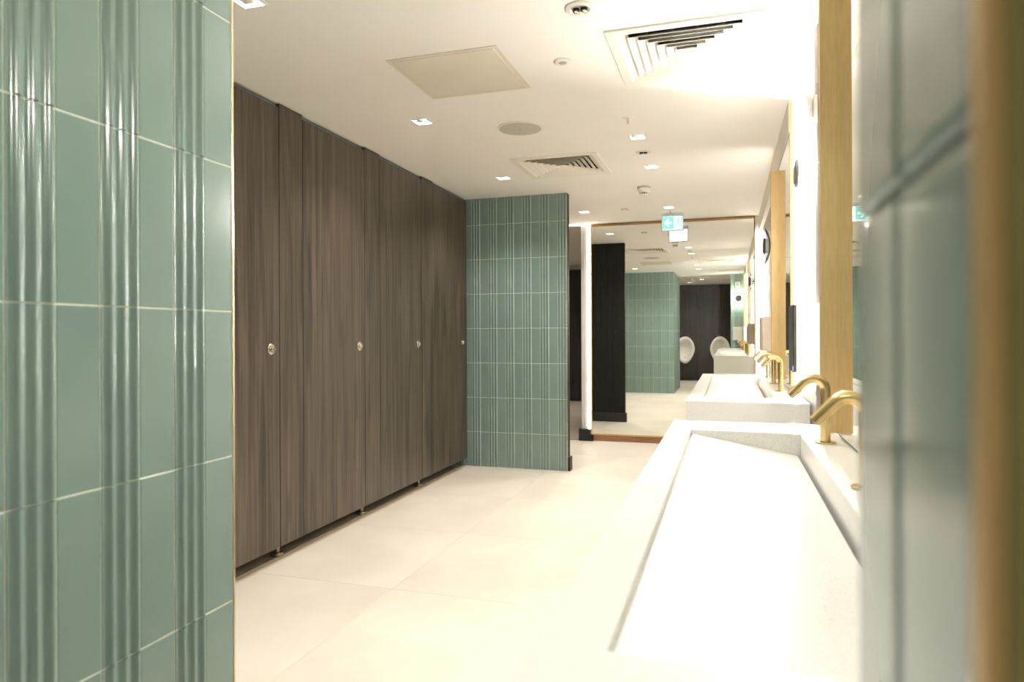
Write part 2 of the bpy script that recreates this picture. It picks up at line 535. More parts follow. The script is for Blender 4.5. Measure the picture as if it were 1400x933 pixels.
# ---- nib wall on the right, almost touching the lens
XN, YN0, YN1 = 0.054, 0.180, 0.335
wn = struct('wall_front_right', bx(XN + 0.006, 0.45, YN0, YN1 - DG, 0, CEIL), M['grout'], 'green tiled wall end blurred at the right edge of the photo', 'wall')
tile_face(wn, (XN, 0), -PI / 2, [(-YN1 + 0.001, -0.2575, 'pillow'), (-0.2575, -YN0, 'pillow')], M['tile'])
tile_face(wn, (XN, YN1), PI, [(-0.31 - XN + 0.0775 * k - 0.0775 + XN - 0.054 + 0.054, -0.31 + 0.0775 * k, 'fluted' if k % 2 else 'flat') for k in range(1, 5)], M['tile'])
obj('corner_trim', bx(XN - 0.001, XN + 0.0035, YN0 - 0.008, YN0 + 0.001, 0, CEIL, bev=0.0008), M['gold'], wn)
M['brass_reflect'] = vary(new_mat('brass_dark_reflection', srgb(150, 144, 92), 0.4, 0.2), srgb(144, 138, 87), srgb(156, 150, 98), 20)  # greenish tone paints in the dark reflection on the brass trim
obj('trim_channel', bx(XN + 0.0028, XN + 0.0095, YN0 - 0.011, YN0, 0, CEIL, bev=0.002, seg=2), M['brass_reflect'], wn)
obj('side_lining', bx(XN + 0.0095, 0.45, YN0 - 0.018, YN0, 0, CEIL, bev=0.002), M['wood'], wn)

# ---- right wall
XR = 0.335
BULK = 2.185
wr = struct('wall_right', bx(XR + DG, 0.45, YN1, 7.5, 0, CEIL), M['white_grout'], 'white fluted tile wall behind the wash basins between the mirrors', 'wall')
cols = [(-2.24 - k * P2, -2.24 - (k - 1) * P2, 'fluted' if k % 2 and k < 11 else 'flat') for k in range(1, 21)]
tile_face(wr, (XR, 0), -PI / 2, cols, M['white_tile'])
# beyond the second mirror the wall recedes too sharply to tell its tiles apart: one joined piece
bm = bmesh.new()
for k in range(34):
    ya = 4.68 + k * P2
    for z0, z1 in ROWS:
        if k % 2 == 0:
            box(bm, XR, XR + 0.007, ya, ya + P2 - GAP, z0, z1, bev=0.0009)
        else:
            for q in range(3):
                box(bm, XR - 0.0045, XR + 0.007, ya + q * P2 / 3 + 0.004, ya + (q + 1) * P2 / 3 - 0.004, z0, z1, bev=0.004)
prop(obj('tiling', bm, M['white_tile'], wr), kind='stuff')
struct('wall_rear_right', bx(0.40, 0.45, Y0, YN0 - 0.018, 0, CEIL), M['white_paint'], 'plain white side wall behind the camera', 'wall')
struct('trim_1', bx(0.300, XR + DG, 3.77, 7.36, BULK, CEIL, bev=0.001), M['white_paint'], 'white bulkhead above the far basin and its mirror', 'bulkhead')
struct('trim_2', bx(0.300, XR + DG, YN1, 2.235, BULK, CEIL, bev=0.001), M['white_paint'], 'white bulkhead above the mirror nearest the camera', 'bulkhead')

# ---- end wall carrying the tall mirror, with the glowing column at its left end
YM = 7.36
wb = struct('wall_back', bx(-1.525, 0.45, YM + 0.03, YM + 0.16, 0, CEIL), M['white_paint'], 'end wall that carries the tall gold framed mirror', 'wall')
bm = bmesh.new()
nf = 6
pts = [(-1.525, 0.0)]
for i in range(nf):
    a, b = -1.525 + 0.075 * i / nf, -1.525 + 0.075 * (i + 1) / nf
    for u, y in ((0.1, 0), (0.3, 0.004), (0.5, 0.006), (0.7, 0.004), (0.9, 0)):
        pts.append((a + (b - a) * u, y))
pts.append((-1.45, 0.0))
lo = [bm.verts.new((x, YM - 0.012 - y, 0.126)) for x, y in pts]
hi = [bm.verts.new((x, YM - 0.012 - y, CEIL)) for x, y in pts]
for i in range(len(pts) - 1):
    bm.faces.new((lo[i], lo[i + 1], hi[i + 1], hi[i]))
b0 = [bm.verts.new((-1.525, YM + 0.03, z)) for z in (0.126, CEIL)]
b1 = [bm.verts.new((-1.45, YM + 0.03, z)) for z in (0.126, CEIL)]
bm.faces.new((b0[0], lo[0], hi[0], b0[1]))
bm.faces.new((lo[-1], b1[0], b1[1], hi[-1]))
bm.faces.new(lo + [b1[0], b0[0]])
obj('fluted_column', bm, M['white_tile'], wb, smooth=50)
obj('led_strip', bx(-1.438, -1.4275, YM - 0.030, YM + 0.03, 0.126, CEIL - 0.002), M['led_soft'], wb)
obj('led_strip', bx(0.274, 0.332, YM + 0.012, YM + 0.03, 0.10, BULK - 0.002), M['led_soft'], wb)
# black skirting block with a moulded right end
sk = [(-1.547, 0.0), (-1.393, 0.0), (-1.393, 0.03), (-1.398, 0.045), (-1.412, 0.052), (-1.424, 0.06), (-1.424, 0.126), (-1.547, 0.126)]
prop(obj('baseboard_back', poly_prism(bmesh.new(), sk, YM - 0.062, YM + 0.03), M['black_skirting']), 'black skirting block with moulded end at the foot of the glowing column', 'skirting', kind='structure')
struct('trim_3', bx(-2.6, -1.43, YM - 0.035, YM - 0.013, CEIL - 0.012, CEIL - 0.001), M['led_line'], 'thin glowing light line across the ceiling at the passage opening', 'light strip')
struct('trim_4', bx(-2.6, -1.548, YM - 0.02, YM + 0.01, 0.0, 0.003, bev=0.0008), M['nickel'], 'bright metal threshold strip on the floor at the passage opening', 'threshold')

# ---- passage beyond and room behind the camera
struct('wall_far', bx(X0, -1.4, 11.62, 11.7, 0, CEIL), M['white_paint'], 'far end wall of the dim passage', 'wall')
struct('wall_passage_right', bx(-1.52, -1.40, YM + 0.16, 11.62, 0, CEIL), M['white_paint'], 'side wall of the dim passage behind the mirror', 'wall')
struct('wall_passage_left', bx(X0, X0 + 0.08, 5.715, 11.62, 0, CEIL), M['white_paint'], 'left side wall of the dim passage', 'wall')
struct('door_1', bx(-3.8, -1.56, 11.56, 11.615, 0.004, 2.26, bev=0.003), M['dark_wood'], 'dark wooden door panel at the end of the dim passage', 'door')
struct('wall_cubicles', bx(-3.75, -3.69, YLE - DG, YP + DG, 0, CEIL), M['white_paint'], 'back wall of the toilet cubicles', 'wall')
YU = -2.66
wu = struct('wall_front', bx(-3.3, 0.45, YU - 0.08, YU - 0.012, 0, CEIL), M['dark_wood'], 'dark wood panelled wall behind the camera that carries the urinals', 'wall')
seams = [-3.3, -2.2, -1.62, -1.18, -0.697, -0.463, -0.207, 0.048, 0.45]
for a, b in zip(seams, seams[1:]):
    obj('wall_panel', bx(a + 0.002, b - 0.002, YU - 0.012, YU, 0.10, 2.26, bev=0.0015), M['dark_wood'], wu)
obj('skirting', bx(-3.3, 0.45, YU - 0.012, YU + 0.004, 0, 0.098, bev=0.002), M['black_skirting'], wu)
obj('top_rail', bx(-3.3, 0.45, YU - 0.012, YU + 0.004, 2.263, CEIL - 0.001, bev=0.002), M['dark_wood'], wu)
struct('wall_rear_left', bx(-3.3, -3.22, YU, -0.5, 0, CEIL), M['white_paint'], 'plain side wall left of the urinals', 'wall')

# ------------------------------------------------------------------ toilet cubicles
XC = -2.19
TH = 0.02
def lock(root, y, z):
    R = Matrix.Rotation(PI / 2, 4, 'Y')
    l = obj('lock', lathe(bmesh.new(), [(0, 0), (0.028, 0), (0.028, 0.006), (0.026, 0.008), (0, 0.008)], 24, R), M['nickel'], root, (0, y, z), smooth=40)
    obj('turn_button', lathe(bmesh.new(), [(0, 0.008), (0.014, 0.008), (0.013, 0.020), (0.011, 0.022), (0, 0.022)], 20, R), M['nickel'], l, smooth=40)
    obj('indicator_slot', bx(0.0221, 0.0228, -0.002, 0.002, -0.009, 0.009), M['dark_metal'], l)
DOORS = [
         (2.33, 2.988, 'dark wood cubicle door nearest the camera, cut off by the green wall'),
         (3.190, 3.852, 'wide dark wood cubicle door under the ceiling access panel, second from the left'),
         (4.048, 4.702, 'dark wood cubicle door third from the left in the row'),
         (4.906, 5.625, 'dark wood cubicle door against the green tiled partition')]
for y0, y1, lab in DOORS:
    d = thing('cubicle_door', lab, 'door', (XC, y0, 0.074), 0, 'dark wood cubicle doors')
    obj('door_panel', bx(-TH, 0, 0.003, y1 - y0 - 0.003, 0, 2.325 - 0.074, bev=0.0012), M['wood'], d)
    lock(d, y1 - y0 - (0.075 if y1 < 5.6 else 0.115), 1.088 - 0.074)
PIL = [
       (2.988, 3.190, 'narrow dark wood cubicle upright nearest the camera'),
       (3.852, 4.048, 'narrow dark wood cubicle upright in the middle of the row'),
       (4.702, 4.906, 'narrow dark wood cubicle upright farthest from the camera')]
def foot(root, y):
    f = obj('foot', lathe(bmesh.new(), [(0, 0), (0.031, 0), (0.031, 0.014), (0.027, 0.019), (0.012, 0.020), (0, 0.020)], 24), M['bronze_metal'], root, (-0.072, y, 0), smooth=40)
    obj('stem', lathe(bmesh.new(), [(0, 0.018), (0.012, 0.018), (0.012, 0.10), (0, 0.10)], 18), M['bronze_metal'], f, smooth=40)
    obj('foot_bracket', bx(-0.02, 0.052, -0.016, 0.016, 0.080, 0.1, bev=0.001), M['bronze_metal'], f)
for y0, y1, lab in PIL:
    p = thing('cubicle_pilaster', lab, 'panel', (XC, y0, 0), 0, 'dark wood cubicle uprights')
    obj('upright_panel', bx(-TH, 0.0008, 0.002, y1 - y0 - 0.002, 0.074, CEIL - 0.002, bev=0.0012), M['wood'], p)
    foot(p, 0.072)
struct('wall_cubicle_front', bx(XC - TH, XC, YLE + 0.004, 2.328, 0.074, CEIL - 0.002), M['wood'], 'dark wood panelling just beyond the near green wall', 'wall')
prop(obj('headrail', bx(-2.245, -2.212, YLE, YP, 2.310, CEIL - 0.001, bev=0.002), M['rail']), 'grey metal headrail running above the dark cubicle doors', 'rail')

# ------------------------------------------------------------------ wash basins
ZC, XB = 0.86, -0.18
def basin(y0, y1, ta, tb, label):
    t = thing('wash_basin', label, 'basin', ((XB + XR) / 2, y0, 0.60), 0, 'white quartz trough basins')
    ox, L_ = (XB + XR) / 2, y1 - y0
    lx0, lx1 = XB - ox, XR - 0.0065 - ox
    a0, a1 = -0.111 - ox, 0.205 - ox
    b0, b1 = ta - y0, tb - y0
    zt = ZC - 0.60
    zi = zt - 0.10
    bm = bmesh.new()
    def ring(x0, x1, y0_, y1_, z):
        return [bm.verts.new(p) for p in ((x0, y0_, z), (x1, y0_, z), (x1, y1_, z), (x0, y1_, z))]
    bot = ring(lx0, lx1, 0, L_, 0)
    top = ring(lx0, lx1, 0, L_, zt)
    inn = ring(a0, a1, b0, b1, zt)
    low = ring(a0, a1, b0, b1, zi)
    for i in range(4):
        j = (i + 1) % 4
        bm.faces.new((bot[i], bot[j], top[j], top[i]))
        bm.faces.new((top[i], top[j], inn[j], inn[i]))
        bm.faces.new((inn[i], inn[j], low[j], low[i]))
    bm.faces.new(list(reversed(bot)))
    bm.faces.new(low)
    bmesh.ops.recalc_face_normals(bm, faces=bm.faces)
    es = [e for e in bm.edges if all(abs(v.co.z - zt) < 1e-5 for v in e.verts) and not (abs(e.verts[0].co.x - e.verts[1].co.x) > 1e-4 and abs(e.verts[0].co.y - e.verts[1].co.y) > 1e-4)]
    bmesh.ops.bevel(bm, geom=es, offset=0.002, segments=2, affect='EDGES')
    obj('basin_body', bm, M['quartz'], t)
    # sloping trough floor down to the drain gap along the wall side
    e0, e1 = a0 + 0.006, a1 - 0.009
    bm = bmesh.new()
    pts = [(e0, zt - 0.011), (e1, zt - 0.066), (e1, zt - 0.078), (e0, zt - 0.023)]
    poly_prism(bm, pts, b0 + 0.0008, b1 - 0.0008)
    obj('sloping_floor', bm, M['quartz'], t)
    obj('groove', bx(a0 + 0.0003, e0, b0 + 0.001, b1 - 0.001, zt - 0.03, zt - 0.017), M['quartz'], t)
    obj('drain_channel', bx(e1, a1 - 0.0003, b0 + 0.001, b1 - 0.001, zi + 0.001, zt - 0.085), M['drain'], t)
    obj('trap_box', bx(e0, e1 - 0.02, 0.2, L_ - 0.2, -0.10, 0, bev=0.003), M['white_paint'], t)
    return t
basin(YN1 + 0.002, 2.43, 0.645, 2.195, 'long white speckled stone trough basin in the foreground')
basin(3.13, 5.28, 3.36, 5.05, 'white speckled stone trough basin farther away near the tall mirror')

# ------------------------------------------------------------------ taps
def tap(loc, label):
    t = thing('tap', label, 'tap', loc, 0, 'brushed brass taps')
    obj('flange', lathe(bmesh.new(), [(0, 0), (0.027, 0), (0.027, 0.003), (0.026, 0.004), (0.0, 0.004)], 32), M['brass'], t, smooth=40)
    R, r = 0.031, 0.0128
    zc = 0.175 - R
    pts = [(0, 0, 0.003), (0, 0, 0.05), (0, 0, 0.10), (0, 0, zc - 0.005)]
    for k in range(0, 15):
        a = math.radians(137 * k / 14)
        pts.append((-R + R * math.cos(a), 0, zc + R * math.sin(a)))
    last = Vector(pts[-1])
    d = Vector((-math.sin(math.radians(137)), 0, math.cos(math.radians(137))))
    pts += [tuple(last + d * 0.03), tuple(last + d * 0.054)]
    sp = obj('spout', tube(bmesh.new(), pts, r, 24), M['brass'], t, smooth=40)
    e = last + d * 0.054
    Mx = Matrix.Translation(e) @ d.to_track_quat('Z', 'Y').to_matrix().to_4x4()
    obj('nozzle', lathe(bmesh.new(), [(0, 0.0008), (0.0095, 0.0008), (0.0095, -0.004), (0, -0.004)], 20, Mx), M['dark_metal'], sp)
    return t
t0 = tap((0.252, 2.03, ZC), 'brass tap on the front basin, the one whose round base shows')
dup(t0, (0.252, 1.46, ZC), 'brass tap on the front basin half hidden by the blurred green wall')
dup(t0, (0.256, 3.752, ZC), 'nearest of the three brass taps on the far basin')
dup(t0, (0.256, 4.316, ZC), 'middle of the three brass taps on the far basin')
dup(t0, (0.256, 4.90, ZC), 'farthest of the three brass taps on the far basin')

# ------------------------------------------------------------------ mirrors on the right wall
def side_mirror(y0, y1, label, led):
    t = thing('wall_mirror', label, 'mirror', (XR, y0, ZC + 0.004), 0, 'mirrors above the basins')
    h = BULK - ZC - 0.006
    L_ = y1 - y0
    obj('backing', bx(-0.024, -0.002, 0.0, L_, 0.0, h, bev=0.001), M['cream_panel'], t)
    obj('glass', bx(-0.030, -0.0242, 0.001, L_ - 0.0005, 0.0025, h - 0.003), M['mirror'], t)
    obj('bottom_seal', bx(-0.0302, -0.0242, 0.001, L_, 0.0, 0.0022), M['dark_metal'], t)
    obj('top_seal', bx(-0.0302, -0.0242, 0.001, L_, h - 0.0028, h), M['dark_metal'], t)
    obj('frame_post', bx(-0.073, 0.0, L_, L_ + 0.030, 0.0, h, bev=0.0015), M['gold'], t)
    prop(obj('rear_led_strip', bx(-0.024, -0.0035, L_ + 0.0303, L_ + 0.036, 0.0, h, bev=0.0005), M['led_rear' if not led else 'led_far'], t), 'hidden light strip on the far side of the gold upright')
    if led:
        h = CEIL - ZC - 0.008
        obj('led_strip', bx(-0.0120, -0.0035, -0.005, -0.0002, 0.0, h, bev=0.0005), M['led'], t)
        obj('side_cover', bx(-0.030, -0.0125, -0.010, 0.0008, 0.0, h, bev=0.001), M['cream_edge'], t)
    return t
side_mirror(0.60, 2.205, 'mirror nearest the camera with a broad gold upright at its far edge', False)
side_mirror(3.775, 4.62, 'narrow mirror above the far basin with a gold upright and glowing near edge', True)

# ------------------------------------------------------------------ tall mirror on the end wall
t = thing('tall_mirror', 'floor to ceiling mirror in a thin gold frame on the end wall', 'mirror', (-0.577, YM, 0), 0)
mx0, mx1 = -1.412 + 0.577, 0.258 + 0.577
obj('glass', bx(mx0, mx1, 0.0, 0.006, 0.078, 2.322), M['mirror'], t)
obj('backing', bx(mx0 - 0.008, mx1 + 0.008, 0.007, 0.03, 0.06, 2.345), M['dark_metal'], t)
obj('frame_left', bx(mx0 - 0.014, mx0, -0.014, 0.02, 0.062, CEIL - 0.002, bev=0.0012), M['gold'], t)
obj('frame_right', bx(mx1, mx1 + 0.012, -0.014, 0.02, 0.062, BULK - 0.003, bev=0.0012), M['gold'], t)
obj('frame_top', bx(mx0, mx1 - 0.001, -0.014, 0.02, 2.322, CEIL - 0.008, bev=0.0012), M['bronze_gold'], t)
obj('frame_bottom', bx(mx0, mx1, -0.018, 0.02, 0.064, 0.078, bev=0.0012), M['gold'], t)
obj('plinth', bx(mx0 + 0.02, mx1 + 0.012, -0.022, 0.02, 0.0, 0.063, bev=0.0012), M['skirt_wood'], t)

# ------------------------------------------------------------------ round wall lamps (local: wall at x=0, lamp looks to -x)
def wall_lamp(loc, rz, label, lit=True):
    t = thing('wall_lamp', label, 'lamp', loc, rz, 'round glass wall lamps')
    Rm = Matrix.Rotation(-PI / 2, 4, 'Y')      # local z -> -x
    obj('wall_plate', lathe(bmesh.new(), [(0, 0.0005), (0.035, 0.0005), (0.035, 0.008), (0.03, 0.011), (0, 0.011)], 32, Rm), M['dark_metal'], t, smooth=40)
    obj('stem', lathe(bmesh.new(), [(0, 0.010), (0.007, 0.010), (0.007, 0.058), (0, 0.058)], 16, Rm), M['dark_metal'], t, smooth=40)
    obj('glass_dish', lathe(bmesh.new(), [(0.012, 0.020), (0.05, 0.023), (0.10, 0.036), (0.132, 0.056), (0.135, 0.058), (0.133, 0.061), (0.10, 0.041), (0.05, 0.028), (0.012, 0.025), (0.012, 0.020)], 48, Rm), M['glass'], t, smooth=50)
    c = obj('cap', lathe(bmesh.new(), [(0, 0.058), (0.056, 0.058), (0.061, 0.061), (0.062, 0.066), (0.060, 0.071), (0.052, 0.074), (0, 0.074)], 40, Rm), M['grey_metal'] if lit else M['dark_metal'], t, smooth=40)
    obj('light_ring', lathe(bmesh.new(), [(0.010, 0.0575), (0.010, 0.050), (0.036, 0.038), (0.052, 0.040), (0.056, 0.0575), (0.010, 0.0575)], 36, Rm), M['lamp'] if lit else M['grey_plastic'], c)
    return t
wall_lamp((XR - 0.001, 3.00, 1.805), 0, 'glowing round glass wall lamp with dark cap between the two side mirrors')
wall_lamp((XR - 0.005, 5.50, 1.815), 0, 'round glass wall lamp with black cap and stem near the tall mirror', lit=False)
wall_lamp((0.205, YN1 + 0.006, 1.85), -PI / 2, 'round glass wall lamp on the green wall end, seen glowing in the tall mirror')

# ------------------------------------------------------------------ dispensers on the walls (local: wall at x=0, front to -x)
def dispenser(loc, rz, label, body, front):
    t = thing('dispenser', label, 'dispenser', loc, rz, 'wall dispensers')
    obj('body', bx(-0.086, 0, -0.10, 0.10, 0, 0.265, bev=0.004, seg=2), body, t)
    f = obj('front_panel', bx(-0.096, -0.0862, -0.098, 0.098, 0.008, 0.262, bev=0.003), front, t)
    obj('indicator', bx(-0.0968, -0.0961, -0.092, -0.080, 0.014, 0.030), M['blue_led'], f)
    return t
dispenser((XR - 0.0065, 2.85, 1.005), 0, 'bright white box dispenser with dark front between the two side mirrors', M['plastic'], M['dark_metal'])
M['taupe'] = vary(new_mat('taupe_metal', srgb(150, 136, 118), 0.4, 0.3), srgb(146, 132, 114), srgb(155, 141, 123), 8)
dispenser((XR - 0.0065, 5.52, 1.015), 0, 'taupe box dispenser on the wall beyond the far basin mirror', M['taupe'], M['taupe'])
dispenser((0.19, YN1 + 0.0065, 1.02), -PI / 2, 'white box dispenser on the green wall end, seen in the tall mirror', M['plastic'], M['plastic'])

def plate(loc, rz, label):
    t = thing('wall_sensor', label, 'sensor', loc, rz, 'square white wall sensors')
    obj('housing', bx(-0.014, 0, -0.045, 0.045, -0.05, 0.05, bev=0.005, seg=2), M['plastic'], t)
    obj('lens_cover', bx(-0.018, -0.0135, -0.028, 0.028, -0.034, 0.034, bev=0.003), M['grey_plastic'], t)
plate((XR - 0.0065, 2.87, 2.015), 0, 'square white wall sensor high above the glowing lamp on the right wall')
plate((0.185, YN1 + 0.0065, 2.13), -PI / 2, 'square white wall sensor above the lamp on the green wall end')

# ------------------------------------------------------------------ ceiling fittings
def downlight(x, y, label):
    t = thing('downlight', label, 'light', (x, y, CEIL), 0, 'square recessed downlights')
    o, i_, zt = 0.052, 0.043, 0.062
    bm = bmesh.new()
    def sq(s, z): return [bm.verts.new((sx * s, sy * s, z)) for sx, sy in ((-1, -1), (1, -1), (1, 1), (-1, 1))]
    rr = [sq(0.0465, 0.001), sq(o, 0.0), sq(o, -0.0025), sq(o - 0.001, -0.0035), sq(i_, -0.0035), sq(i_, 0.004)]
    for a, b in zip(rr, rr[1:]):
        for k in range(4): bm.faces.new((a[k], a[(k + 1) % 4], b[(k + 1) % 4], b[k]))
    bmesh.ops.recalc_face_normals(bm, faces=bm.faces)
    obj('trim_frame', bm, M['plastic'], t)
    bm = bmesh.new()
    rr = [sq(0.0430, 0.0), sq(0.0405, 0.010)]
    for k in range(4): bm.faces.new((rr[0][k], rr[0][(k + 1) % 4], rr[1][(k + 1) % 4], rr[1][k]))
    obj('reflector', bm, M['plastic'], t)
    bm = bmesh.new()
    rr = [sq(0.0405, 0.010), sq(0.040, zt)]
    for k in range(4): bm.faces.new((rr[0][k], rr[0][(k + 1) % 4], rr[1][(k + 1) % 4], rr[1][k]))
    bm.faces.new(rr[1])
    obj('baffle', bm, M['dark_metal'], t)
    obj('lens', lathe(bmesh.new(), [(0, 0.0145), (0.016, 0.0142), (0.022, 0.0155), (0.0245, 0.020), (0.0245, 0.06)], 24), M['lens'], t)
    ld = bpy.data.lights.new('downlight_beam', 'AREA')
    ld.shape = 'DISK'; ld.size = 0.042; ld.energy = DOWN_W; ld.color = DOWN_COL; ld.spread = math.radians(118)
    lo_ = bpy.data.objects.new('downlight_beam', ld)
    link(lo_, t, (0, 0, 0.0135))
    return t
for x, y, lab in DL:
    downlight(x, y, lab)

def vent(x, y, label):
    t = thing('ceiling_vent', label, 'vent', (x, y, CEIL), 0, 'square ceiling air vents')
    bm = bmesh.new()
    def sq(s, z): return [bm.verts.new((sx * s, sy * s, z)) for sx, sy in ((-1, -1), (1, -1), (1, 1), (-1, 1))]
    rr = [sq(VH - 0.001, 0.018), sq(VH - 0.001, 0.0005), sq(0.302, 0.0005), sq(0.303, -0.003), sq(0.300, -0.007), sq(0.262, -0.008), sq(0.219, 0.014), sq(0.222, 0.018), sq(VH - 0.001, 0.018)]
    for a, b in zip(rr, rr[1:]):
        for k in range(4): bm.faces.new((a[k], a[(k + 1) % 4], b[(k + 1) % 4], b[k]))
    bmesh.ops.recalc_face_normals(bm, faces=bm.faces)
    obj('frame', bm, M['cream_panel'], t)
    for q in range(6):
        s = 0.222 - q * 0.0355
        bm = bmesh.new()
        rr = [sq(s, -0.006), sq(s - 0.037, 0.015), sq(s - 0.0385, 0.0145), sq(s - 0.003, -0.006)] if s > 0.036 else [sq(s, -0.006), sq(0.006, 0.014), sq(0.005, 0.013), sq(s - 0.003, -0.006)]
        rr.append(rr[0])
        for a, b in zip(rr, rr[1:]):
            for k in range(4): bm.faces.new((a[k], a[(k + 1) % 4], b[(k + 1) % 4], b[k]))
        bmesh.ops.recalc_face_normals(bm, faces=bm.faces)
        obj('louvre', bm, M['cream_panel'], t)
    # duct box above and the damper blades in it
    bm = bmesh.new()
    rr = [sq(VH - 0.002, 0.02), sq(VH - 0.002, 0.16)]
    for k in range(4): bm.faces.new((rr[0][k], rr[0][(k + 1) % 4], rr[1][(k + 1) % 4], rr[1][k]))
    bm.faces.new(rr[1])
    obj('duct_box', bm, M['vent_dark'], t)
    for q in range(9):
        yy = -0.24 + q * 0.06
        obj('damper_blade', bx(-0.24, 0.24, yy - 0.018, yy + 0.018, 0.06, 0.066), M['damper'], t)
    for xx in (-0.15, -0.05, 0.05, 0.15):
        obj('support_bar', bx(xx - 0.003, xx + 0.003, -0.2, 0.2, 0.030, 0.036), M['damper'], t)
    return t
for x, y, lab in VENTS:
    vent(x, y, lab)

def access_panel(x, y, s, label):
    t = thing('access_panel', label, 'panel', (x, y, CEIL), 0, 'ceiling access panels')
    bm = bmesh.new()
    def sq(a, z): return [bm.verts.new((sx * a, sy * a, z)) for sx, sy in ((-1, -1), (1, -1), (1, 1), (-1, 1))]
    rr = [sq(s, -0.0002), sq(s, -0.003), sq(s - 0.020, -0.003), sq(s - 0.0202, -0.0002)]
    for a, b in zip(rr, rr[1:]):
        for k in range(4): bm.faces.new((a[k], a[(k + 1) % 4], b[(k + 1) % 4], b[k]))
    bmesh.ops.recalc_face_normals(bm, faces=bm.faces)
    obj('frame', bm, M['hatch_paint'], t)
    obj('hatch', bx(-s + 0.0235, s - 0.0235, -s + 0.0235, s - 0.0235, -0.0035, -0.0004, bev=0.0008), M['hatch_paint'], t)
access_panel(-1.158, 2.924, 0.255, 'square flush ceiling access panel above the dark cubicle doors')
access_panel(0.03, 1.20, 0.20, 'small ceiling access panel above the front basin, seen only in the mirror')

def turned(name, label, cat, loc, group, parts):
    t = thing(name, label, cat, loc, 0, group)
    for nm, prof, mat in parts:
        obj(nm, lathe(bmesh.new(), prof, 32), M[mat], t, smooth=35)
    return t
turned('ceiling_speaker', 'large round ceiling speaker with fine mesh grille', 'speaker', (-1.14, 3.79, CEIL), None,
       [('rim', [(0.122, 0), (0.134, 0), (0.134, -0.004), (0.130, -0.006), (0.122, -0.006), (0.122, 0)], 'plastic'),
        ('grille', [(0.1215, -0.0005), (0.1215, -0.0065), (0.06, -0.0085), (0, -0.009)], 'speaker'),
        ('badge', [(0, -0.0088), (0.012, -0.0088), (0.011, -0.0104), (0, -0.0104)], 'grey_plastic')])
turned('motion_sensor', 'small round ceiling sensor beside the large air vent', 'sensor', (-0.684, 2.92, CEIL), None,
       [('ring', [(0.018, 0), (0.039, 0), (0.039, -0.003), (0.034, -0.006), (0.018, -0.007), (0.018, 0)], 'plastic'),
        ('dome', [(0.0178, -0.001), (0.0178, -0.0075), (0.012, -0.010), (0, -0.011)], 'grey_plastic')])
turned('flush_sensor', 'tiny round ceiling sensor in front of the tall mirror', 'sensor', (-0.935, 6.56, CEIL), None,
       [('ring', [(0.016, 0), (0.038, 0), (0.038, -0.003), (0.034, -0.006), (0.016, -0.006), (0.016, 0)], 'grey_plastic'),
        ('centre', [(0.0158, -0.001), (0.0158, -0.007), (0, -0.008)], 'plastic')])

def emergency(x, y, r, label):
    t = thing('emergency_light', label, 'light', (x, y, CEIL), 0, 'round twin spot emergency lights')
    k = r / 0.057
    P_ = lambda pr: [(a * k, b * k) for a, b in pr]
    obj('trim_ring', lathe(bmesh.new(), P_([(0.034, 0), (0.057, 0), (0.057, -0.003), (0.052, -0.006), (0.038, -0.007), (0.034, -0.004), (0.034, 0)]), 36), M['plastic'], t, smooth=35)
    obj('recess', lathe(bmesh.new(), P_([(0.0338, -0.0003), (0.0338, -0.003), (0, -0.002)]), 28), M['grey_plastic'], t, smooth=35)
    for sx in (-1, 1):
        Mx = Matrix.Translation((sx * 0.015 * k, -0.002 * k, -0.002 * k))
        s = obj('spot', lathe(bmesh.new(), P_([(0, 0), (0.013, 0), (0.013, -0.010), (0.011, -0.012)]), 20, Mx), M['dark_metal'], t, smooth=35)
        obj('spot_lens', lathe(bmesh.new(), P_([(0.0112, -0.0115), (0.007, -0.0155), (0, -0.0165)]), 20, Mx), M['nickel'], s, smooth=60)
    obj('bridge', bx(-0.006 * k, 0.006 * k, 0.010 * k, 0.036 * k, -0.009 * k, -0.002 * k, bev=0.001), M['plastic'], t)
    obj('status_lamp', bx(-0.002 * k, 0.002 * k, 0.020 * k, 0.024 * k, -0.0105 * k, -0.0092 * k), M['sign_green'], t)
emergency(-0.51, 2.462, 0.057, 'round twin spot emergency light at the top edge of the photo')
emergency(-0.524, 4.545, 0.050, 'small round twin spot emergency light between two bright downlights')

def sprinkler(x, y, label):
    t = thing('sprinkler', label, 'sprinkler', (x, y, CEIL), 0, 'ceiling sprinkler heads')
    obj('escutcheon', lathe(bmesh.new(), [(0, 0), (0.033, 0), (0.032, -0.003), (0.022, -0.006), (0.010, -0.007), (0, -0.007)], 28), M['plastic'], t, smooth=35)
    obj('body', lathe(bmesh.new(), [(0, -0.006), (0.009, -0.006), (0.009, -0.014), (0.006, -0.016), (0, -0.016)], 16), M['plastic'], t, smooth=35)
    for s in (-1, 1):
        obj('frame_arm', tube(bmesh.new(), [(s * 0.007, 0, -0.014), (s * 0.009, 0, -0.024), (s * 0.006, 0, -0.034), (s * 0.001, 0, -0.038)], 0.0016, 8), M['plastic'], t)
    prop(obj('glass_bulb', tube(bmesh.new(), [(0, 0, -0.015), (0, 0, -0.035)], 0.002, 8), new_red, t), 'red glass bulb')
    obj('deflector', lathe(bmesh.new(), [(0, -0.038), (0.012, -0.038), (0.012, -0.0395), (0, -0.0395)], 16), M['plastic'], t)
new_red = vary(new_mat('red_bulb', srgb(190, 60, 50), 0.2), srgb(180, 52, 44), srgb(200, 70, 60), 50)
sprinkler(-0.52, 3.785, 'sprinkler head on the ceiling in front of the brightest downlight')
sprinkler(-0.525, 6.80, 'sprinkler head on the ceiling just above the exit sign')

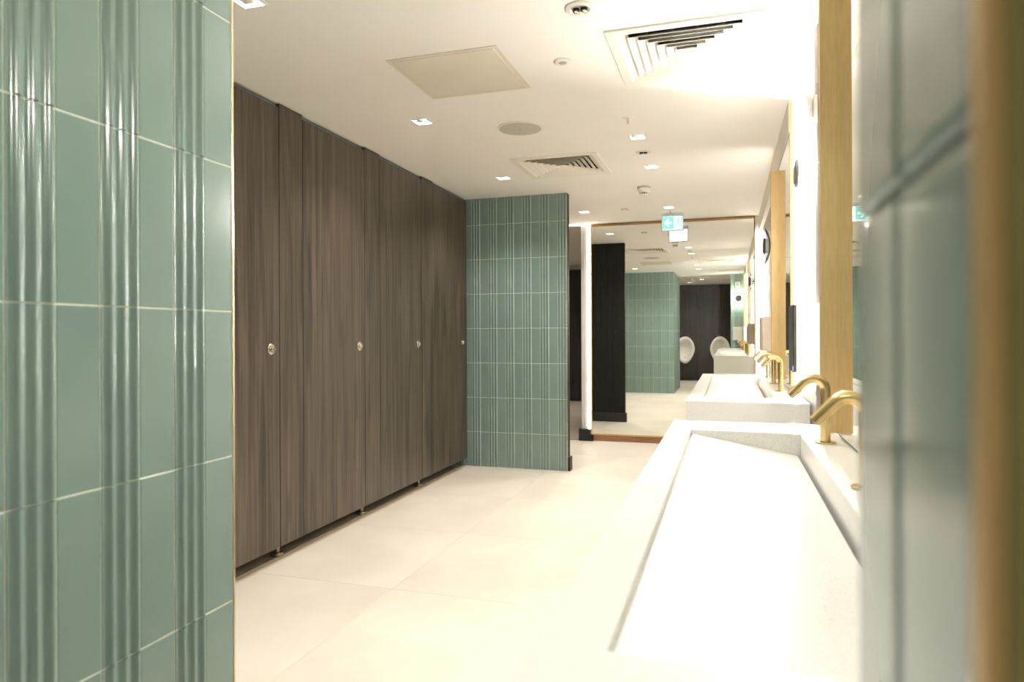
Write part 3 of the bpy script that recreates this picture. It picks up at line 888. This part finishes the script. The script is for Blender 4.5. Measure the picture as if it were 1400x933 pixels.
def smoke(x, y, label):
    t = thing('smoke_detector', label, 'detector', (x, y, CEIL), 0, 'ceiling smoke detectors')
    obj('base', lathe(bmesh.new(), [(0, 0), (0.054, 0), (0.054, -0.010), (0.050, -0.016), (0, -0.016)], 36), M['grey_plastic'], t, smooth=35)
    obj('head', lathe(bmesh.new(), [(0.0495, -0.015), (0.050, -0.034), (0.044, -0.044), (0.036, -0.048), (0.036, -0.050)], 36), M['plastic'], t, smooth=35)
    obj('chamber', lathe(bmesh.new(), [(0, -0.047), (0.027, -0.047), (0.027, -0.062), (0, -0.062)], 24), M['dark_metal'], t)
    for k in range(12):
        a = 2 * PI * k / 12
        bm = bx(-0.0025, 0.0025, -0.004, 0.004, -0.062, -0.047)
        bmesh.ops.transform(bm, matrix=Matrix.Rotation(a, 4, 'Z') @ Matrix.Translation((0, 0.032, 0)), verts=bm.verts)
        obj('vane', bm, M['plastic'], t)
    obj('cap', lathe(bmesh.new(), [(0, -0.048), (0.024, -0.048), (0.026, -0.060), (0.034, -0.062), (0.030, -0.069), (0.022, -0.072), (0, -0.072)], 30), M['plastic'], t, smooth=35)
smoke(-0.645, 5.62, 'white smoke detector on the ceiling in front of the exit sign')
smoke(-0.723, -0.55, 'white smoke detector near the urinals, seen only in the mirror')

# ------------------------------------------------------------------ exit sign
t = thing('exit_sign', 'lit green and white exit sign with left arrow hanging before the mirror', 'sign', (-0.517, 6.92, 2.17), 0)
W_, H_ = 0.104, 0.145
obj('mount_bar', bx(-0.10, 0.10, -0.012, 0.012, 0.171, CEIL - 2.17 - 0.0005, bev=0.002), M['plastic'], t)
obj('acrylic_frame', bx(-W_, W_, -0.010, 0.010, 0.0, 0.170, bev=0.002), M['sign_frame'], t)
obj('white_face', bx(-W_ + 0.008, W_ - 0.008, -0.0112, -0.0101, 0.010, 0.142), M['sign_white'], t)
obj('rear_face', bx(-W_ + 0.008, W_ - 0.008, 0.0101, 0.0112, 0.010, 0.142), M['sign_white'], t)
obj('green_field', bx(-W_ + 0.009, 0.012, -0.0122, -0.0113, 0.020, 0.139), M['sign_green'], t)
ar = [(-0.080, 0.082), (-0.044, 0.122), (-0.026, 0.122), (-0.048, 0.094), (-0.006, 0.094), (-0.006, 0.068), (-0.048, 0.068), (-0.026, 0.040), (-0.044, 0.040)]
obj('arrow', poly_prism(bmesh.new(), ar, -0.0131, -0.0123), M['sign_white'], t)
# running figure and door, pale green on white
bm = bmesh.new()
box(bm, 0.080, 0.090, -0.0122, -0.0113, 0.022, 0.137)
fig = [[(0.040, 0.074), (0.054, 0.078), (0.062, 0.106), (0.050, 0.112)],
       [(0.046, 0.078), (0.055, 0.078), (0.068, 0.058), (0.062, 0.054)], [(0.061, 0.056), (0.068, 0.060), (0.072, 0.034), (0.065, 0.034)],
       [(0.040, 0.078), (0.049, 0.074), (0.042, 0.054), (0.034, 0.056)], [(0.036, 0.060), (0.041, 0.053), (0.022, 0.040), (0.018, 0.046)],
       [(0.055, 0.104), (0.062, 0.106), (0.076, 0.090), (0.071, 0.086)], [(0.050, 0.110), (0.050, 0.102), (0.030, 0.092), (0.027, 0.098)]]
for f in fig:
    poly_prism(bm, f, -0.0122, -0.0113)
poly_prism(bm, [(0.060 + 0.009 * math.cos(a * PI / 6), 0.122 + 0.009 * math.sin(a * PI / 6)) for a in range(12)], -0.0122, -0.0113)
obj('running_figure', bm, M['sign_green'], t)

# ------------------------------------------------------------------ urinals (local: wall at y=0, bowl to +y)
def urinal(x, label):
    t = thing('urinal', label, 'urinal', (x, YU + 0.001, 0.40), 0, 'white ceramic urinals')
    n = 36
    def outline(sx, zb, zt, zc):
        out = []
        for i in range(n):
            a = 2 * PI * i / n
            s, c = math.sin(a), math.cos(a)
            z = zc + (zt - zc) * s if s > 0 else zc + (zc - zb) * s
            out.append((sx * c * (1.0 if s > 0 else (1 - 0.18 * abs(s))), z))
        return out
    bm = bmesh.new()
    secs = [  # half width, bottom, top, centre, depth
        (0.165, 0.03, 0.63, 0.36, 0.0, 0.0), (0.175, 0.02, 0.64, 0.36, 0.06, 0.0), (0.188, 0.01, 0.645, 0.35, 0.16, -0.05), (0.192, 0.03, 0.63, 0.34, 0.24, -0.11), (0.184, 0.055, 0.61, 0.34, 0.262, -0.12),
        (0.160, 0.085, 0.585, 0.34, 0.262, -0.12), (0.140, 0.12, 0.56, 0.34, 0.22, -0.10), (0.115, 0.15, 0.53, 0.33, 0.12, -0.03), (0.085, 0.18, 0.49, 0.32, 0.06, 0.0)]
    rings = []
    for sx, zb, zt, zc, d, lean in secs:
        ring = []
        for px, pz in outline(sx, zb, zt, zc):
            f = max(0.0, (pz - 0.12) / 0.5)
            ring.append(bm.verts.new((px, d + lean * f, pz)))
        rings.append(ring)
    for a, b in zip(rings, rings[1:]):
        for i in range(n):
            bm.faces.new((a[i], a[(i + 1) % n], b[(i + 1) % n], b[i]))
    bm.faces.new(list(reversed(rings[0])))
    bm.faces.new(rings[-1])
    bmesh.ops.recalc_face_normals(bm, faces=bm.faces)
    bmesh.ops.scale(bm, vec=(1.22, 1, 1.06), verts=bm.verts)
    obj('bowl', bm, M['ceramic'], t, smooth=60)
    obj('waste_grate', lathe(bmesh.new(), [(0, 0.0), (0.03, 0.0), (0.03, 0.008), (0, 0.01)], 20, Matrix.Translation((0, 0.115, 0.165))), M['nickel'], t, smooth=40)
    return t
urinal(-1.0, 'white ceramic urinal seen in the mirror beside the green tiled corner')
urinal(-0.18, 'white ceramic urinal seen in the mirror partly behind the basin')
